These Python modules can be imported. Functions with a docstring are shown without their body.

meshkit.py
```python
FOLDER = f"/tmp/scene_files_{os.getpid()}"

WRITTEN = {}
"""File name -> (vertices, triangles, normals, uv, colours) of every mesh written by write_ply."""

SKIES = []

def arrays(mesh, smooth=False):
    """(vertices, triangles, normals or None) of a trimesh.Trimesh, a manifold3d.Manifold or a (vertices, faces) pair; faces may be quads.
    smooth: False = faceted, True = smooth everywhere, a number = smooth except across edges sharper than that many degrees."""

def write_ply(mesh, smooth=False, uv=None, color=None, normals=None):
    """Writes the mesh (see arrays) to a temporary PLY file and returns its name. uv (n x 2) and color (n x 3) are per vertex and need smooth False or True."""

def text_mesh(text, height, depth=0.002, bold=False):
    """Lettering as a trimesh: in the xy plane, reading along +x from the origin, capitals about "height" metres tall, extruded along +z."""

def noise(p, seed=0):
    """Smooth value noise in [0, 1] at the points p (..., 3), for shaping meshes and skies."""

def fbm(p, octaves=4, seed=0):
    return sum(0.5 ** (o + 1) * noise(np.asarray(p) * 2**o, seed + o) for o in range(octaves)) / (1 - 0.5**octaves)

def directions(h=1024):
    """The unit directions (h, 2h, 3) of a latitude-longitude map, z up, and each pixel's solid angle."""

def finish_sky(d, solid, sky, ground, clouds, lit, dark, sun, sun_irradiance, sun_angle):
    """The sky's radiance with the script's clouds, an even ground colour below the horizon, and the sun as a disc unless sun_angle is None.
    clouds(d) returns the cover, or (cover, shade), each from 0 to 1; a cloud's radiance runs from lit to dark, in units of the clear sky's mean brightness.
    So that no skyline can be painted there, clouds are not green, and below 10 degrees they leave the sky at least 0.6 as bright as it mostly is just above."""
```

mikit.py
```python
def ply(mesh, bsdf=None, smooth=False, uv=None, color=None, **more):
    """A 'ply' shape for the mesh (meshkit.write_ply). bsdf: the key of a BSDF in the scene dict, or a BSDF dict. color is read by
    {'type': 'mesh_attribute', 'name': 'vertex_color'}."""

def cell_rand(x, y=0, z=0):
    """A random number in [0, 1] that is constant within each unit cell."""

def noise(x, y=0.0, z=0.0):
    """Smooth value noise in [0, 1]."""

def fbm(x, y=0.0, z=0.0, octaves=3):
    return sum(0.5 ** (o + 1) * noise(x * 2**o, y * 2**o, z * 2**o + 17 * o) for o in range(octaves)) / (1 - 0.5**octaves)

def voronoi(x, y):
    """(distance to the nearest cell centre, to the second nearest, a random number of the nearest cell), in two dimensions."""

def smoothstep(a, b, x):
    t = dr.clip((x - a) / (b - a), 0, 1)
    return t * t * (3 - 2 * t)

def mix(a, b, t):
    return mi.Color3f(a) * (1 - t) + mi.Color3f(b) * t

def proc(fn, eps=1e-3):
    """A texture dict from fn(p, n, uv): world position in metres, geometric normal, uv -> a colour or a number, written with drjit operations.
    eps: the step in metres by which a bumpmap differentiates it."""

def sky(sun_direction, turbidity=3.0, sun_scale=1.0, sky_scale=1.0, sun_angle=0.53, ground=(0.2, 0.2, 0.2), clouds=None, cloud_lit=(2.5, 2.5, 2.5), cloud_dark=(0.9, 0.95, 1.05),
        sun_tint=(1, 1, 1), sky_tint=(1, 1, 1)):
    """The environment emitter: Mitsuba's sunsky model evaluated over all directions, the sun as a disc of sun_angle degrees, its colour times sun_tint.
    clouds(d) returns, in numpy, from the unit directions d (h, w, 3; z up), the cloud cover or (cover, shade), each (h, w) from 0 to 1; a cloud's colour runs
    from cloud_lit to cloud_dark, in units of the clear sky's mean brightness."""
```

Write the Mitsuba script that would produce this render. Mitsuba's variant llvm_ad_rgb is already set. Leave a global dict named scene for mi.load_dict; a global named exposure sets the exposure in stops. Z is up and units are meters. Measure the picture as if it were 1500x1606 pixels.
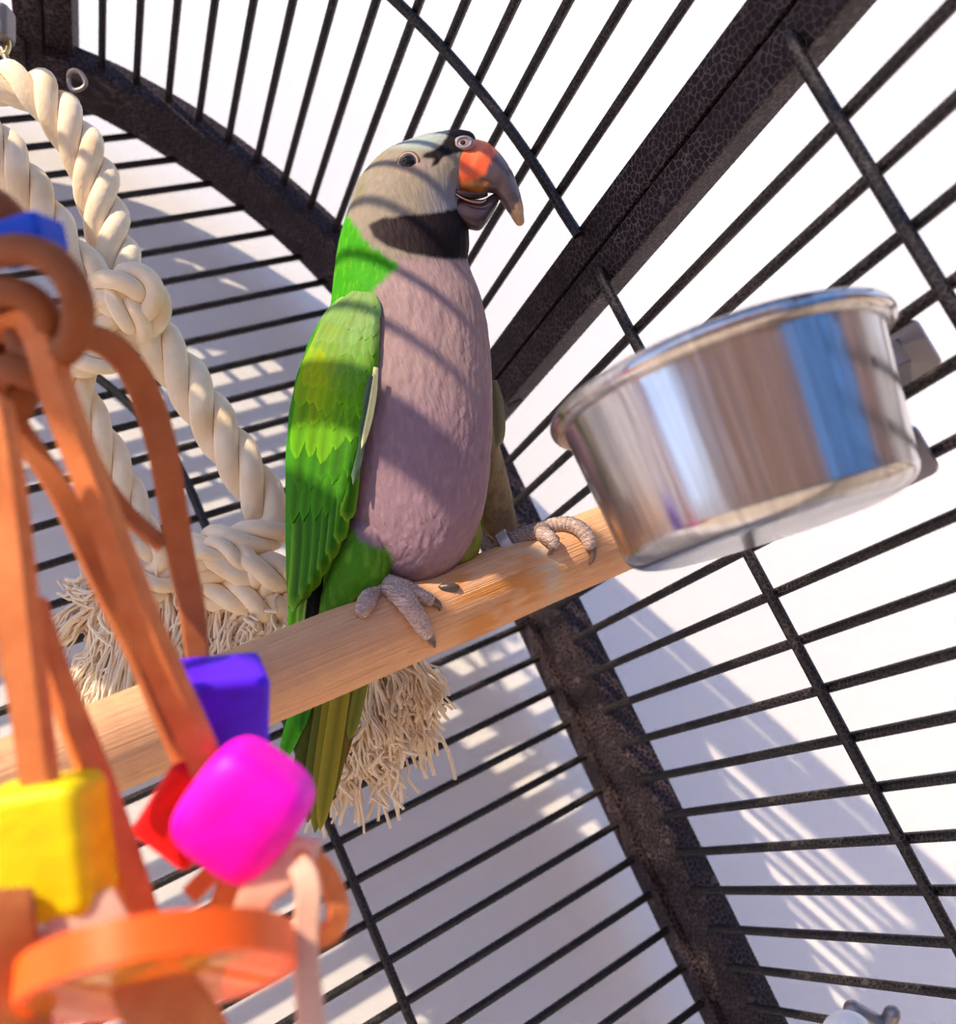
import math, random
import numpy as np, trimesh, manifold3d as m3
import drjit as dr, mitsuba as mi
import mikit, meshkit
from mikit import noise, fbm, voronoi, smoothstep, mix

random.seed(7); rng = np.random.default_rng(7)
T = mi.ScalarTransform4f
scene, labels = {'type': 'scene'}, {}

# ------------------------------------------------------------------ camera, sky, sun, exposure
S = 0.02                                     # one bar spacing of the cage, metres
EYE_H = 1.40
RIGHT = np.array([0.83213571, -0.358491, -0.42312452])
DOWN = np.array([-0.29963201, 0.35139238, -0.88698594])
FWD = np.array([0.46665921, 0.86487432, 0.18499077])
EYE = np.array([-12.782, -23.853, 0.0]) * S + [0, 0, EYE_H]
FOCAL = 1462.0                               # in pixels of the 1500 x 1606 frame
exposure = 1.18
FOCUS = 17.9 * S
scene['camera'] = {'type': 'thinlens', 'fov': math.degrees(2 * math.atan(750 / FOCAL)), 'fov_axis': 'x', 'aperture_radius': 0.0016,
                   'focus_distance': FOCUS, 'near_clip': 0.01, 'far_clip': 100.0,
                   'to_world': T().look_at(origin=EYE.tolist(), target=(EYE + FWD).tolist(), up=(-DOWN).tolist())}
SUN = np.array([-1.07, -1.0, 2.15]); SUN /= np.linalg.norm(SUN)
scene['sky'] = mikit.sky(SUN.tolist(), turbidity=3.0, sun_scale=1.85, sky_scale=2.9, ground=(0.36, 0.34, 0.33), sun_tint=(1.03, 1.0, 0.92), sky_tint=(1.09, 0.97, 1.02))


def G(x, y, z):
    """cage coordinates (bar spacings; corner post at x = y = 0, z from the eye level) -> metres"""
    return np.array([x, y, z], float) * S + [0, 0, EYE_H]


def at(u, v, d):
    """a point seen in direction (u, v) at depth d (in bar spacings) from the lens"""
    d = d * S
    return EYE + RIGHT * ((u - 750) / FOCAL * d) + DOWN * ((v - 803) / FOCAL * d) + FWD * d


# ------------------------------------------------------------------ helpers
def lin(r, g, b):
    return [((c / 255) / 12.92 if c <= 10 else ((c / 255 + .055) / 1.055) ** 2.4) for c in (r, g, b)]


def unit(v):
    v = np.asarray(v, float); return v / np.maximum(np.linalg.norm(v, axis=-1, keepdims=True), 1e-12)


def numbered(name):
    if name not in scene and not any(k.startswith(name + '__') for k in scene) and name not in labels: return name
    i = 1
    while f'{name}_{i:03d}' in scene or f'{name}_{i:03d}' in labels or any(k.startswith(f'{name}_{i:03d}__') for k in scene): i += 1
    return f'{name}_{i:03d}'


def part(parent, name, mesh, bsdf, label=None, smooth=30, kind=None, **kw):
    key = numbered(f'{parent}__{name}' if parent else name)
    scene[key] = mikit.ply(mesh, bsdf, smooth=smooth, **kw)
    d = {}
    if label: d['label'] = label
    if kind: d['kind'] = kind
    if d: labels[key] = d
    return key


def thing(key, label, cat, group=None):
    labels[key] = {'label': label, 'category': cat}
    if group: labels[key]['group'] = group
    return key


def bsdf(key, d, two=True):
    scene[key] = {'type': 'twosided', 'b': d} if two else d
    return key


def catmull(pts, n):
    p = np.asarray(pts, float)
    if len(p) == 2:
        return p[0] + (p[1] - p[0]) * np.linspace(0, 1, n)[:, None]
    from scipy.interpolate import CubicSpline, PchipInterpolator
    t = np.r_[0, np.cumsum(np.linalg.norm(np.diff(p[:, :3], axis=0), axis=1) ** 0.5)]
    return CubicSpline(t, p)(np.linspace(0, t[-1], n))


def frames(p, up=None):
    t = unit(np.gradient(p, axis=0))
    if up is not None:
        b = unit(np.cross(t, np.broadcast_to(up, p.shape))); a = np.cross(b, t); return t, a, b
    a = np.zeros_like(p)
    a0 = np.cross(t[0], [0, 0, 1.0] if abs(t[0][2]) < .9 else [1.0, 0, 0]); a[0] = unit(a0)
    for i in range(1, len(p)):
        q = a[i - 1] - t[i] * (a[i - 1] @ t[i]); a[i] = unit(q)
    return t, a, np.cross(t, a)


def grid_mesh(v, closed=True, caps=True):
    """v (n, m, 3) rings -> mesh; rings closed; flat fans at both ends. returns mesh, uv index arrays"""
    n, m = v.shape[:2]
    i, j = np.meshgrid(np.arange(n - 1), np.arange(m if closed else m - 1), indexing='ij')
    j2 = (j + 1) % m
    q = np.stack([i * m + j, i * m + j2, (i + 1) * m + j2, (i + 1) * m + j], -1).reshape(-1, 4)
    f = np.vstack([q[:, [0, 1, 2]], q[:, [0, 2, 3]]])
    vv = v.reshape(-1, 3)
    if caps and closed:
        c0, c1 = v[0].mean(0), v[-1].mean(0)
        k = len(vv); vv = np.vstack([vv, c0, c1]); jj = np.arange(m); j3 = (jj + 1) % m
        f = np.vstack([f, np.stack([np.full(m, k), j3, jj], 1), np.stack([np.full(m, k + 1), (n - 1) * m + jj, (n - 1) * m + j3], 1)])
    mesh = trimesh.Trimesh(vv, f, process=False)
    if mesh.is_watertight and mesh.volume < 0: mesh.invert()
    return mesh


def tube(pts, r, sides=10, n=None, up=None, flat=1.0, cap_round=False):
    """round tube along pts with radius r (number or per control point)"""
    pts = np.asarray(pts, float)
    r = np.broadcast_to(np.asarray(r, float), (len(pts),))
    if n:
        pr = catmull(np.c_[pts, r], n); p, rr = pr[:, :3], pr[:, 3]
    else: p, rr = pts, r
    if cap_round:
        t0, t1 = unit(p[0] - p[1]), unit(p[-1] - p[-2])
        k = np.array([.35, .75, .97]); h = np.sqrt(1 - k ** 2)
        p = np.vstack([p[0] + t0 * rr[0] * h[:, None], p, p[-1] + t1 * rr[-1] * h[::-1, None]]); rr = np.r_[rr[0] * k, rr, rr[-1] * k[::-1]]
    t, a, b = frames(p, up)
    ang = np.arange(sides) * 2 * np.pi / sides
    v = p[:, None] + rr[:, None, None] * (np.cos(ang)[None, :, None] * a[:, None] + flat * np.sin(ang)[None, :, None] * b[:, None])
    return grid_mesh(v)


def uvtube(pts, r, sides=8):
    """open straight tube with uv in metres (around, along), for the hammered coating"""
    p = np.asarray(pts, float); t, a, b = frames(p)
    ang = np.linspace(0, 2 * np.pi, sides + 1)
    v = p[:, None] + r * (np.cos(ang)[None, :, None] * a[:, None] + np.sin(ang)[None, :, None] * b[:, None])
    s = np.r_[0, np.cumsum(np.linalg.norm(np.diff(p, axis=0), axis=1))]
    uv = np.stack([np.broadcast_to(ang * r, v.shape[:2]), np.broadcast_to(s[:, None], v.shape[:2])], -1).reshape(-1, 2)
    return grid_mesh(v, closed=False), uv


def rounded_box(size, r, seg=8):
    sx, sy, sz = (np.asarray(size) / 2 - r)
    sph = m3.Manifold.sphere(r, seg * 2)
    pts = [sph.translate((x, y, z)) for x in (-sx, sx) for y in (-sy, sy) for z in (-sz, sz)]
    m = m3.Manifold.batch_hull(pts).to_mesh()
    return trimesh.Trimesh(m.vert_properties[:, :3], m.tri_verts, process=False)


def frame_mat(o, x, y, z):
    M = np.eye(4); M[:3, 0], M[:3, 1], M[:3, 2], M[:3, 3] = x, y, z, o; return M


def square_tube(p, a, b, wa, wb, r=0.0012):
    """rectangular tube with rounded edges swept along p; a, b its cross axes (arrays), wa, wb full widths"""
    prof = []
    for sx, sy, a0 in ((1, 1, 0), (-1, 1, 90), (-1, -1, 180), (1, -1, 270)):
        for k in (0, 45, 90):
            g = math.radians(a0 + k); prof.append((sx * (wa / 2 - r) + r * math.cos(g), sy * (wb / 2 - r) + r * math.sin(g)))
    prof = np.array(prof)
    v = p[:, None] + prof[None, :, :1] * a[:, None] + prof[None, :, 1:] * b[:, None]
    return grid_mesh(v)


def cat(*ms):
    return trimesh.util.concatenate([m for m in ms])


def revolve(profile, sections=64):
    return trimesh.creation.revolve(np.asarray(profile, float), sections=sections)


def jitter(mesh, amp, scale, seed=0):
    n = mesh.vertex_normals; v = mesh.vertices
    mesh.vertices = v + n * ((meshkit.fbm(v / scale, 3, seed) - .5) * 2 * amp)[:, None]
    return mesh


# ------------------------------------------------------------------ materials
def hammered(x, y, cell, e=0.10):
    d1, d2, w = voronoi(x / cell + 0.35 * noise(x / cell * 2, y / cell * 2, 3.0), y / cell + 0.35 * noise(x / cell * 2, y / cell * 2, 9.0))
    return 1 - smoothstep(0.02, e + 0.12, d2 - d1), w


def coat_uv(p, n, uv):
    e, w = hammered(uv.x, uv.y, 0.0022)
    k = 0.35 + 0.65 * noise(p.x * 120, p.y * 120, p.z * 120)
    return mix(mi.Color3f(0.004, 0.003, 0.0035), mi.Color3f(0.055, 0.045, 0.048), e * k)


def coat_face(p, n, uv):
    ax, ay, az = dr.abs(n.x), dr.abs(n.y), dr.abs(n.z)
    x = dr.select(ax > 0.6, p.y, p.x); y = dr.select(az > 0.75, p.y + p.z * 0.3, p.z)
    e, w = hammered(x, y, 0.0027)
    k = 0.3 + 0.7 * noise(p.x * 90, p.y * 90, p.z * 90)
    return mix(mi.Color3f(0.012, 0.0075, 0.010) * (0.7 + 0.6 * w), mi.Color3f(0.115, 0.086, 0.098), e * k)


bsdf('mat_bar', {'type': 'principled', 'base_color': mikit.proc(coat_uv), 'roughness': 0.45, 'specular': 0.4})
bsdf('mat_frame', {'type': 'principled', 'base_color': mikit.proc(coat_face), 'roughness': 0.6, 'specular': 0.2})
bsdf('mat_dark', {'type': 'principled', 'base_color': {'type': 'rgb', 'value': [0.006, 0.005, 0.006]}, 'roughness': 0.8})


def wall_col(p, n, uv):
    k = fbm(p.x * 3, p.y * 3, p.z * 3, 3)
    return mix(mi.Color3f(0.80, 0.79, 0.79), mi.Color3f(0.87, 0.86, 0.86), k)


bsdf('mat_wall', {'type': 'principled', 'base_color': mikit.proc(wall_col), 'roughness': 0.7, 'specular': 0.2})
bsdf('mat_floor', {'type': 'principled', 'base_color': mikit.proc(lambda p, n, uv: mix(mi.Color3f(0.42, 0.36, 0.30), mi.Color3f(0.55, 0.49, 0.42), fbm(p.x * 9, p.y * 9, 0.0, 4))), 'roughness': 0.8})


def steel_rough(p, n, uv):
    return 0.16 + 0.16 * fbm(p.x * 60, p.y * 60, p.z * 60, 3)


bsdf('mat_steel', {'type': 'principled', 'base_color': {'type': 'rgb', 'value': [0.62, 0.60, 0.60]}, 'metallic': 1.0, 'roughness': mikit.proc(steel_rough)})
bsdf('mat_plate', {'type': 'principled', 'base_color': {'type': 'rgb', 'value': [0.28, 0.26, 0.28]}, 'metallic': 0.8, 'roughness': 0.35})
bsdf('mat_zinc', {'type': 'principled', 'base_color': {'type': 'rgb', 'value': [0.22, 0.20, 0.20]}, 'metallic': 0.5, 'roughness': 0.4})

# ------------------------------------------------------------------ the place: wall and floor
WALL_Y = 2.2


def slab(lo, hi):
    b = trimesh.creation.box(bounds=[lo, hi]); return b


part(None, 'wall_back', slab([-6, WALL_Y * S, 0], [7, WALL_Y * S + .15, 5.0]), 'mat_wall', smooth=False)
labels['wall_back'] = {'label': 'plain white wall behind the cage', 'kind': 'structure'}
part(None, 'floor', slab([-6, -7, -.1], [7, WALL_Y * S, 0]), 'mat_floor', smooth=False)
labels['floor'] = {'label': 'pale stone floor under the cage', 'kind': 'structure'}

bsdf('mat_render', {'type': 'principled', 'base_color': mikit.proc(lambda p, n, uv: mix(mi.Color3f(0.36, 0.24, 0.19), mi.Color3f(0.46, 0.32, 0.26), fbm(p.x * 2, p.z * 2, 1.0, 3))), 'roughness': 0.8})
part(None, 'wall_front', cat(slab([-6, -3.0, 0], [.2, -2.8, 2.2]), slab([2.9, -3.0, 0], [7, -2.8, 2.2])), 'mat_render', smooth=False)
labels['wall_front'] = {'label': 'reddish tan house wall across the patio with an open gap', 'kind': 'structure'}

bsdf('mat_blue_paint', {'type': 'principled', 'base_color': {'type': 'rgb', 'value': [0.12, 0.42, 0.98]}, 'roughness': 0.5})
part(None, 'door_1', cat(*[slab([.2 + .3 * k + .008, -2.95 - .01 * (k % 2), 0], [.5 + .3 * k - .008, -2.9, 2.1]) for k in range(9)]), 'mat_blue_paint', smooth=False)
labels['door_1'] = {'label': 'bright blue boarded gate in the house wall', 'kind': 'structure'}

# ------------------------------------------------------------------ the cage
CAGE = thing('bird_cage', 'large black hammered metal bird cage with thin bars and an arched roof around the parrot', 'bird cage')
CX, CZ = -15.0, 8.0                          # centre of the arched roof
ZB = 0.5                                     # height of bar 20 / bar 6 over the eye


def r_roof(th):                              # radius of the roof's bars
    x = np.clip((np.asarray(th, float) - 25) / 33, 0, 1); return 15 + 0.45 * x * x * (3 - 2 * x)


def r_back(th):                              # inner radius of the back panel's arch
    return np.interp(th, [0, 22, 35, 45, 53, 60, 90], [14.8, 14.87, 15.1, 15.35, 15.68, 16.0, 16.4])


def arc(th, r, y):
    th = np.asarray(th, float); g = np.radians(th); r = np.broadcast_to(r, th.shape)
    return np.stack([CX + r * np.cos(g), np.full_like(g, y), CZ + r * np.sin(g)], -1)


def P(a): return np.asarray(a, float) * S + [0, 0, EYE_H]


def straight(a, b, n=2):
    return P(np.asarray(a) + (np.asarray(b, float) - np.asarray(a)) * np.linspace(0, 1, n)[:, None])


X, Y, Z = np.eye(3)
LOW, NEAR, FARL = -27.0, -34.0, -31.0        # the cage's tray level, front end and left side


def rect(a, b, ax, ay, wa, wb):
    p = straight(a, b); return square_tube(p, np.broadcast_to(ax, p.shape), np.broadcast_to(ay, p.shape), wa * S, wb * S)


# back panel: arch tube with its post, vertical rods, horizontal bars
ths = np.linspace(0, 100, 60)
g = np.radians(ths)
pc = arc(ths, r_back(ths) + .375, .02)
rad = np.stack([np.cos(g), 0 * g, np.sin(g)], -1)
pp = np.vstack([[[CX + 14.8 + .375, .02, LOW]], pc]); ra = np.vstack([[X], rad])
back = part(CAGE, 'back_panel', square_tube(P(pp), ra, np.broadcast_to(Y, pp.shape), .75 * S, .78 * S), 'mat_frame')
BAR_R = 0.00205


def bar(parent, a, b, r=BAR_R, n=2):
    m, uv = uvtube(straight(a, b, n), r, 10)
    part(parent, 'bar', m, 'mat_bar', smooth=True, uv=uv)


def rod(parent, pts, r=0.00235):
    m, uv = uvtube(P(pts), r, 10)
    part(parent, 'cross_rod', m, 'mat_bar', smooth=True, uv=uv)


for i in range(-1, 48):                       # bar 0 is the topmost that the photograph shows
    z = ZB + 20 - i
    if z > 8:
        h = z - CZ; lo_, hi_ = 0, 80
        for _ in range(40):
            m_ = (lo_ + hi_) / 2
            if r_back(m_) * math.sin(math.radians(m_)) < h: lo_ = m_
            else: hi_ = m_
        x1 = CX + r_back(lo_) * math.cos(math.radians(lo_)) + .2
    else: x1 = -.15
    bar(back, [FARL, 0, z], [x1, 0, z])
t2 = np.linspace(0, 120, 40)
rod(back, np.vstack([[[-7.47, -.2, LOW]], arc(t2, 7.53, -.2)]))
for x in (-1,): pass

# side panel: post, top rail, rod, bars
side = part(CAGE, 'side_panel', cat(rect([.37, -1.21, LOW], [.37, -1.21, 7.36], X, Y, .74, 1.58),
                                    rect([.36, -.45, 7.02], [.36, NEAR, 7.02], X, Z, .72, .68)), 'mat_frame')
for i in range(0, 34):
    z = ZB + 5 - i
    bar(side, [.02, NEAR, z], [.02, -1.92, z])
for y in (-9.75, -15.88, -22.0, -28.1):
    rod(side, [[-.17, y, LOW], [-.17, y, 6.7], [-.12, y, 7.0]])
# roof panel: lower rail, end arch, ridge rail, rods, bars
TH1 = 58.3
ths = np.linspace(0, TH1, 40); g = np.radians(ths)
pr = arc(ths, r_roof(ths) - .05, -1.21); rad = np.stack([np.cos(g), 0 * g, np.sin(g)], -1)


def ridge_rail(th, y0, y1, w=.72):
    gg = math.radians(th); r = float(r_roof(min(th, 58)) + .36)
    a = [CX + r * math.cos(gg), 0, CZ + r * math.sin(gg)]
    return rect([a[0], y0, a[2]], [a[0], y1, a[2]], np.array([math.cos(gg), 0, math.sin(gg)]), np.array([-math.sin(gg), 0, math.cos(gg)]), .72, w)


roof = part(CAGE, 'roof_panel', cat(square_tube(P(pr), rad, np.broadcast_to(Y, pr.shape), .75 * S, 1.58 * S),
                                    rect([.36, -.45, 7.76], [.36, NEAR, 7.76], X, Z, .72, .68), ridge_rail(57.0, -1.2, NEAR)), 'mat_frame')
cam_x = -12.782
A_LINES = [(157, 0), (213, 0), (272.6, 0), (332, 0), (393.3, 0), (456, 0), (521.6, 0), (588.4, 0), (658, 0), (731, 0), (811, 0), (893, 0), (986, 0), (1084, 0)]
for k in range(len(A_LINES)):
    th = [52.2, 48.6, 45.1, 41.6, 38.0, 34.4, 30.75, 27.0, 23.3, 19.5, 15.6, 11.7, 7.75, 3.75][k]
    # same line of sight on the slightly taller arch
    gg = math.radians(th); d0 = np.array([CX + 15 * math.cos(gg) - cam_x, CZ + 15 * math.sin(gg)])
    f = 1.0
    for _ in range(30):
        q = d0 * f + [cam_x - CX, -CZ]; tt = math.degrees(math.atan2(q[1], q[0])); f *= float(r_roof(tt)) / np.hypot(*q)
    x, z = d0[0] * f + cam_x, d0[1] * f
    bar(roof, [x, NEAR, z], [x, -1.9, z])
for y in (-9.7, -15.85, -22, -28.1):
    ths = np.linspace(2, TH1 - 1, 30)
    rod(roof, np.vstack([[[-.13, y, 7.9]], arc(ths, r_roof(ths) - .19, y)]))
# middle part of the roof (hinged apart from it): its own side rail
mid = part(CAGE, 'roof_flap', ridge_rail(59.9, -1.0, NEAR, .74), 'mat_frame')
t3 = np.linspace(60.2, 91.5, 20); g3 = np.radians(t3)
part(CAGE, 'flap_frame', square_tube(P(arc(t3, 15.46 + .25, -1.21)), np.stack([np.cos(g3), 0 * g3, np.sin(g3)], -1), np.broadcast_to(Y, (20, 3)), .75 * S, 1.58 * S), 'mat_frame')
for th in np.arange(64.4, 90, 4.8):
    q = arc([th], float(r_roof(58)) - .02, 0)[0]
    bar(mid, [q[0], NEAR, q[2]], [q[0], -.9, q[2]])
q = arc([91.2], float(r_roof(58)) + .36, 0)[0]
part(CAGE, 'roof_flap_rail', rect([q[0], -1.0, q[2]], [q[0], NEAR, q[2]], Z, X, .72, .72), 'mat_frame')
# small fittings of the cage
part(back, 'latch_loop', tube([at(108, 122, 22.1), at(112, 112, 22.0), at(124, 113, 22.0), at(134, 128, 22.0), at(132, 136, 22.0), at(118, 142, 22.0), at(110, 136, 22.0), at(108, 124, 22.0)], 0.0011, 8, n=30), 'mat_zinc', 'grey wire latch loop')
part(side, 'screw_hole', trimesh.creation.cylinder(0.0042, 0.0012, sections=20, transform=frame_mat(G(.36, -3.95, 6.68), X, Y, Z)), 'mat_dark', 'dark screw hole')
for i in range(7, 20):
    z = ZB + 5 - i + 0.0
    part(side, 'weld_spot', trimesh.creation.icosphere(2, 0.0024).apply_transform(frame_mat(G(-.02, -1.86, z - .02), X * .6, Y, Z)), 'mat_dark') if i < 18 else None

# ------------------------------------------------------------------ towel lying over the top of the roof, beyond the flap (out of the picture)
from shapely.geometry import Polygon
bsdf('mat_towel', {'type': 'principled', 'base_color': {'type': 'rgb', 'value': [0.55, 0.48, 0.40]}, 'roughness': 0.9})
tt, ty = np.linspace(93.0, 112.0, 40), np.linspace(-4.6, -33.0, 60)
f_, yg = np.meshgrid(np.linspace(0, 1, 40), ty, indexing='ij')
e_ = np.interp(-yg, [4.6, 8.5, 12.5, 16, 18.7, 33], [91.8, 91.8, 92.8, 96.2, 100.9, 102.0])
tg = e_ + (112 - e_) * f_
rg = 16.22 + .10 * meshkit.fbm(np.stack([tg / 3, yg / 2, 0 * tg], -1), 3, 4)
tg2 = tg + .3 * np.sin(yg * .8) * (f_ < .05)
top = np.stack([CX + (rg + .3) * np.cos(np.radians(tg2)), yg, CZ + (rg + .3) * np.sin(np.radians(tg2))], -1)
low = np.stack([CX + 16.2 * np.cos(np.radians(tg2)), yg, CZ + 16.2 * np.sin(np.radians(tg2))], -1)
tw = grid_mesh(P(np.concatenate([top, low[:, ::-1]], 1)))
part(None, 'folded_towel', tw, 'mat_towel', smooth=50)
thing('folded_towel', 'folded beige towel lying over the top of the cage', 'towel')

# ------------------------------------------------------------------ perch
PY, PZ, PR = -8.3, 1.85, 0.71
N_P = 60
xs = np.linspace(-24, -.5, N_P)
pp = P(np.stack([xs, np.full(N_P, PY), np.full(N_P, PZ)], 1))
ang = np.linspace(0, 2 * np.pi, 49)[:-1]
rr = PR * S * (1 + .012 * np.sin(ang * 3)[None] * np.sin(xs * .9)[:, None] + .01 * np.sin(xs * 2.1)[:, None])
pv = pp[:, None] + rr[..., None] * (np.cos(ang)[None, :, None] * Y + np.sin(ang)[None, :, None] * Z)
PZM = EYE_H + PZ * S


def wood(p, n, uv):
    y, z = p.y - PY * S, p.z - PZM
    a = dr.atan2(z, y)
    g_ = fbm(p.x * 14, a * 26, 2.0, 4)
    f_ = smoothstep(0.56, 0.72, noise(p.x * 90, a * 110, 5.0)) * 0.28
    base = mix(mi.Color3f(0.58, 0.29, 0.155), mi.Color3f(0.74, 0.43, 0.225), g_)
    base = base * (0.80 + 0.34 * fbm(p.x * 30, a * 95, 4.0, 3))
    base = mix(base, mi.Color3f(0.36, 0.17, 0.08), f_)
    st = smoothstep(0.44, 0.62, fbm(p.x * 60, a * 2.6, 8.0, 3)) * smoothstep(0.024, 0.010, dr.abs(p.x + 5.05 * S))
    gy = smoothstep(0.50, 0.62, fbm(p.x * 90, a * 5, 3.0, 3)) * smoothstep(0.012, 0.004, dr.abs(p.x + 4.05 * S))
    base = mix(base, mi.Color3f(0.52, 0.44, 0.34), gy * 0.7)
    return mix(base, mi.Color3f(0.55, 0.22, 0.05), st * 0.85)


bsdf('mat_wood', {'type': 'bumpmap', 'tex': mikit.proc(lambda p, n, uv: noise(p.x * 60, dr.atan2(p.z - PZM, p.y - PY * S) * 70, 1.0), eps=2e-4), 'scale': 0.00025,
                  'b': {'type': 'principled', 'base_color': mikit.proc(wood), 'roughness': 0.55, 'specular': 0.35}})
PERCH = thing('wooden_perch', 'round pale wooden dowel perch under the parrot with orange stains', 'perch')
part(PERCH, 'dowel', grid_mesh(pv), 'mat_wood', smooth=50)
part(PERCH, 'bolt', trimesh.creation.cylinder(.004, .022, sections=16, transform=frame_mat(G(-.3, PY, PZ), Y, Z, X)), 'mat_zinc')


def ray(u, v):
    d = RIGHT * ((u - 750) / FOCAL) + DOWN * ((v - 803) / FOCAL) + FWD
    return d


def perch_depth(u, v, extra=0.0):
    """depth (bar spacings) where the line of sight meets the perch's near side; beyond its outline, its nearest approach"""
    d = ray(u, v); o = (EYE - G(0, PY, PZ)) / S
    a, b, c_ = d[1] ** 2 + d[2] ** 2, o[1] * d[1] + o[2] * d[2], o[1] ** 2 + o[2] ** 2 - (PR + extra) ** 2
    q = b * b - a * c_
    return (-b - math.sqrt(max(q, 0))) / a


# ------------------------------------------------------------------ steel bowl hung on the side panel
up_c = unit([-.285, -.945, .19]); B_UP = RIGHT * up_c[0] + DOWN * up_c[1] + FWD * up_c[2]
BD = 13.3
rim_c = at(1126, 598, BD)
px = BD * S / FOCAL
R_RIM, R_TOP, R_BOT, BH = 274 * px, 252 * px, 226 * px, 2.3 * S
RC, TH = .006, .0011
outer = [(0.0, -BH), (R_BOT - RC * 1.6, -BH)] + [(R_BOT - RC * 1.6 + RC * 1.6 * math.sin(t), -BH + RC * (1 - math.cos(t))) for t in np.linspace(.2, 1.5, 7)] + \
        [(R_BOT + (R_TOP - R_BOT) * t, -BH + RC + (BH - RC - .0035) * t) for t in np.linspace(.15, 1, 8)]
lip = [(R_RIM - .0028 + .0028 * math.cos(t), .0002 + .0028 * math.sin(t)) for t in np.linspace(-1.9, 1.9, 14)]
inner = [(R_TOP - TH, -.002)] + [(R_TOP - TH + (R_BOT - R_TOP) * t, -.003 - (BH - RC - .003) * t) for t in np.linspace(0.1, 1, 6)] + [(R_BOT - RC * 1.9, -BH + TH), (0.0, -BH + TH)]
bx = unit(np.cross(Y, B_UP)); by = np.cross(B_UP, bx)
BM = frame_mat(rim_c, bx, by, B_UP)
BOWL = thing('steel_bowl', 'round stainless steel feeding bowl with rolled rim hooked on the side bars', 'bowl')
def around(p):
    q = [p.x - float(rim_c[0]), p.y - float(rim_c[1]), p.z - float(rim_c[2])]
    dt = lambda w: q[0] * float(w[0]) + q[1] * float(w[1]) + q[2] * float(w[2])
    return dr.atan2(dt(by), dt(bx)), dt(B_UP)


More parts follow.
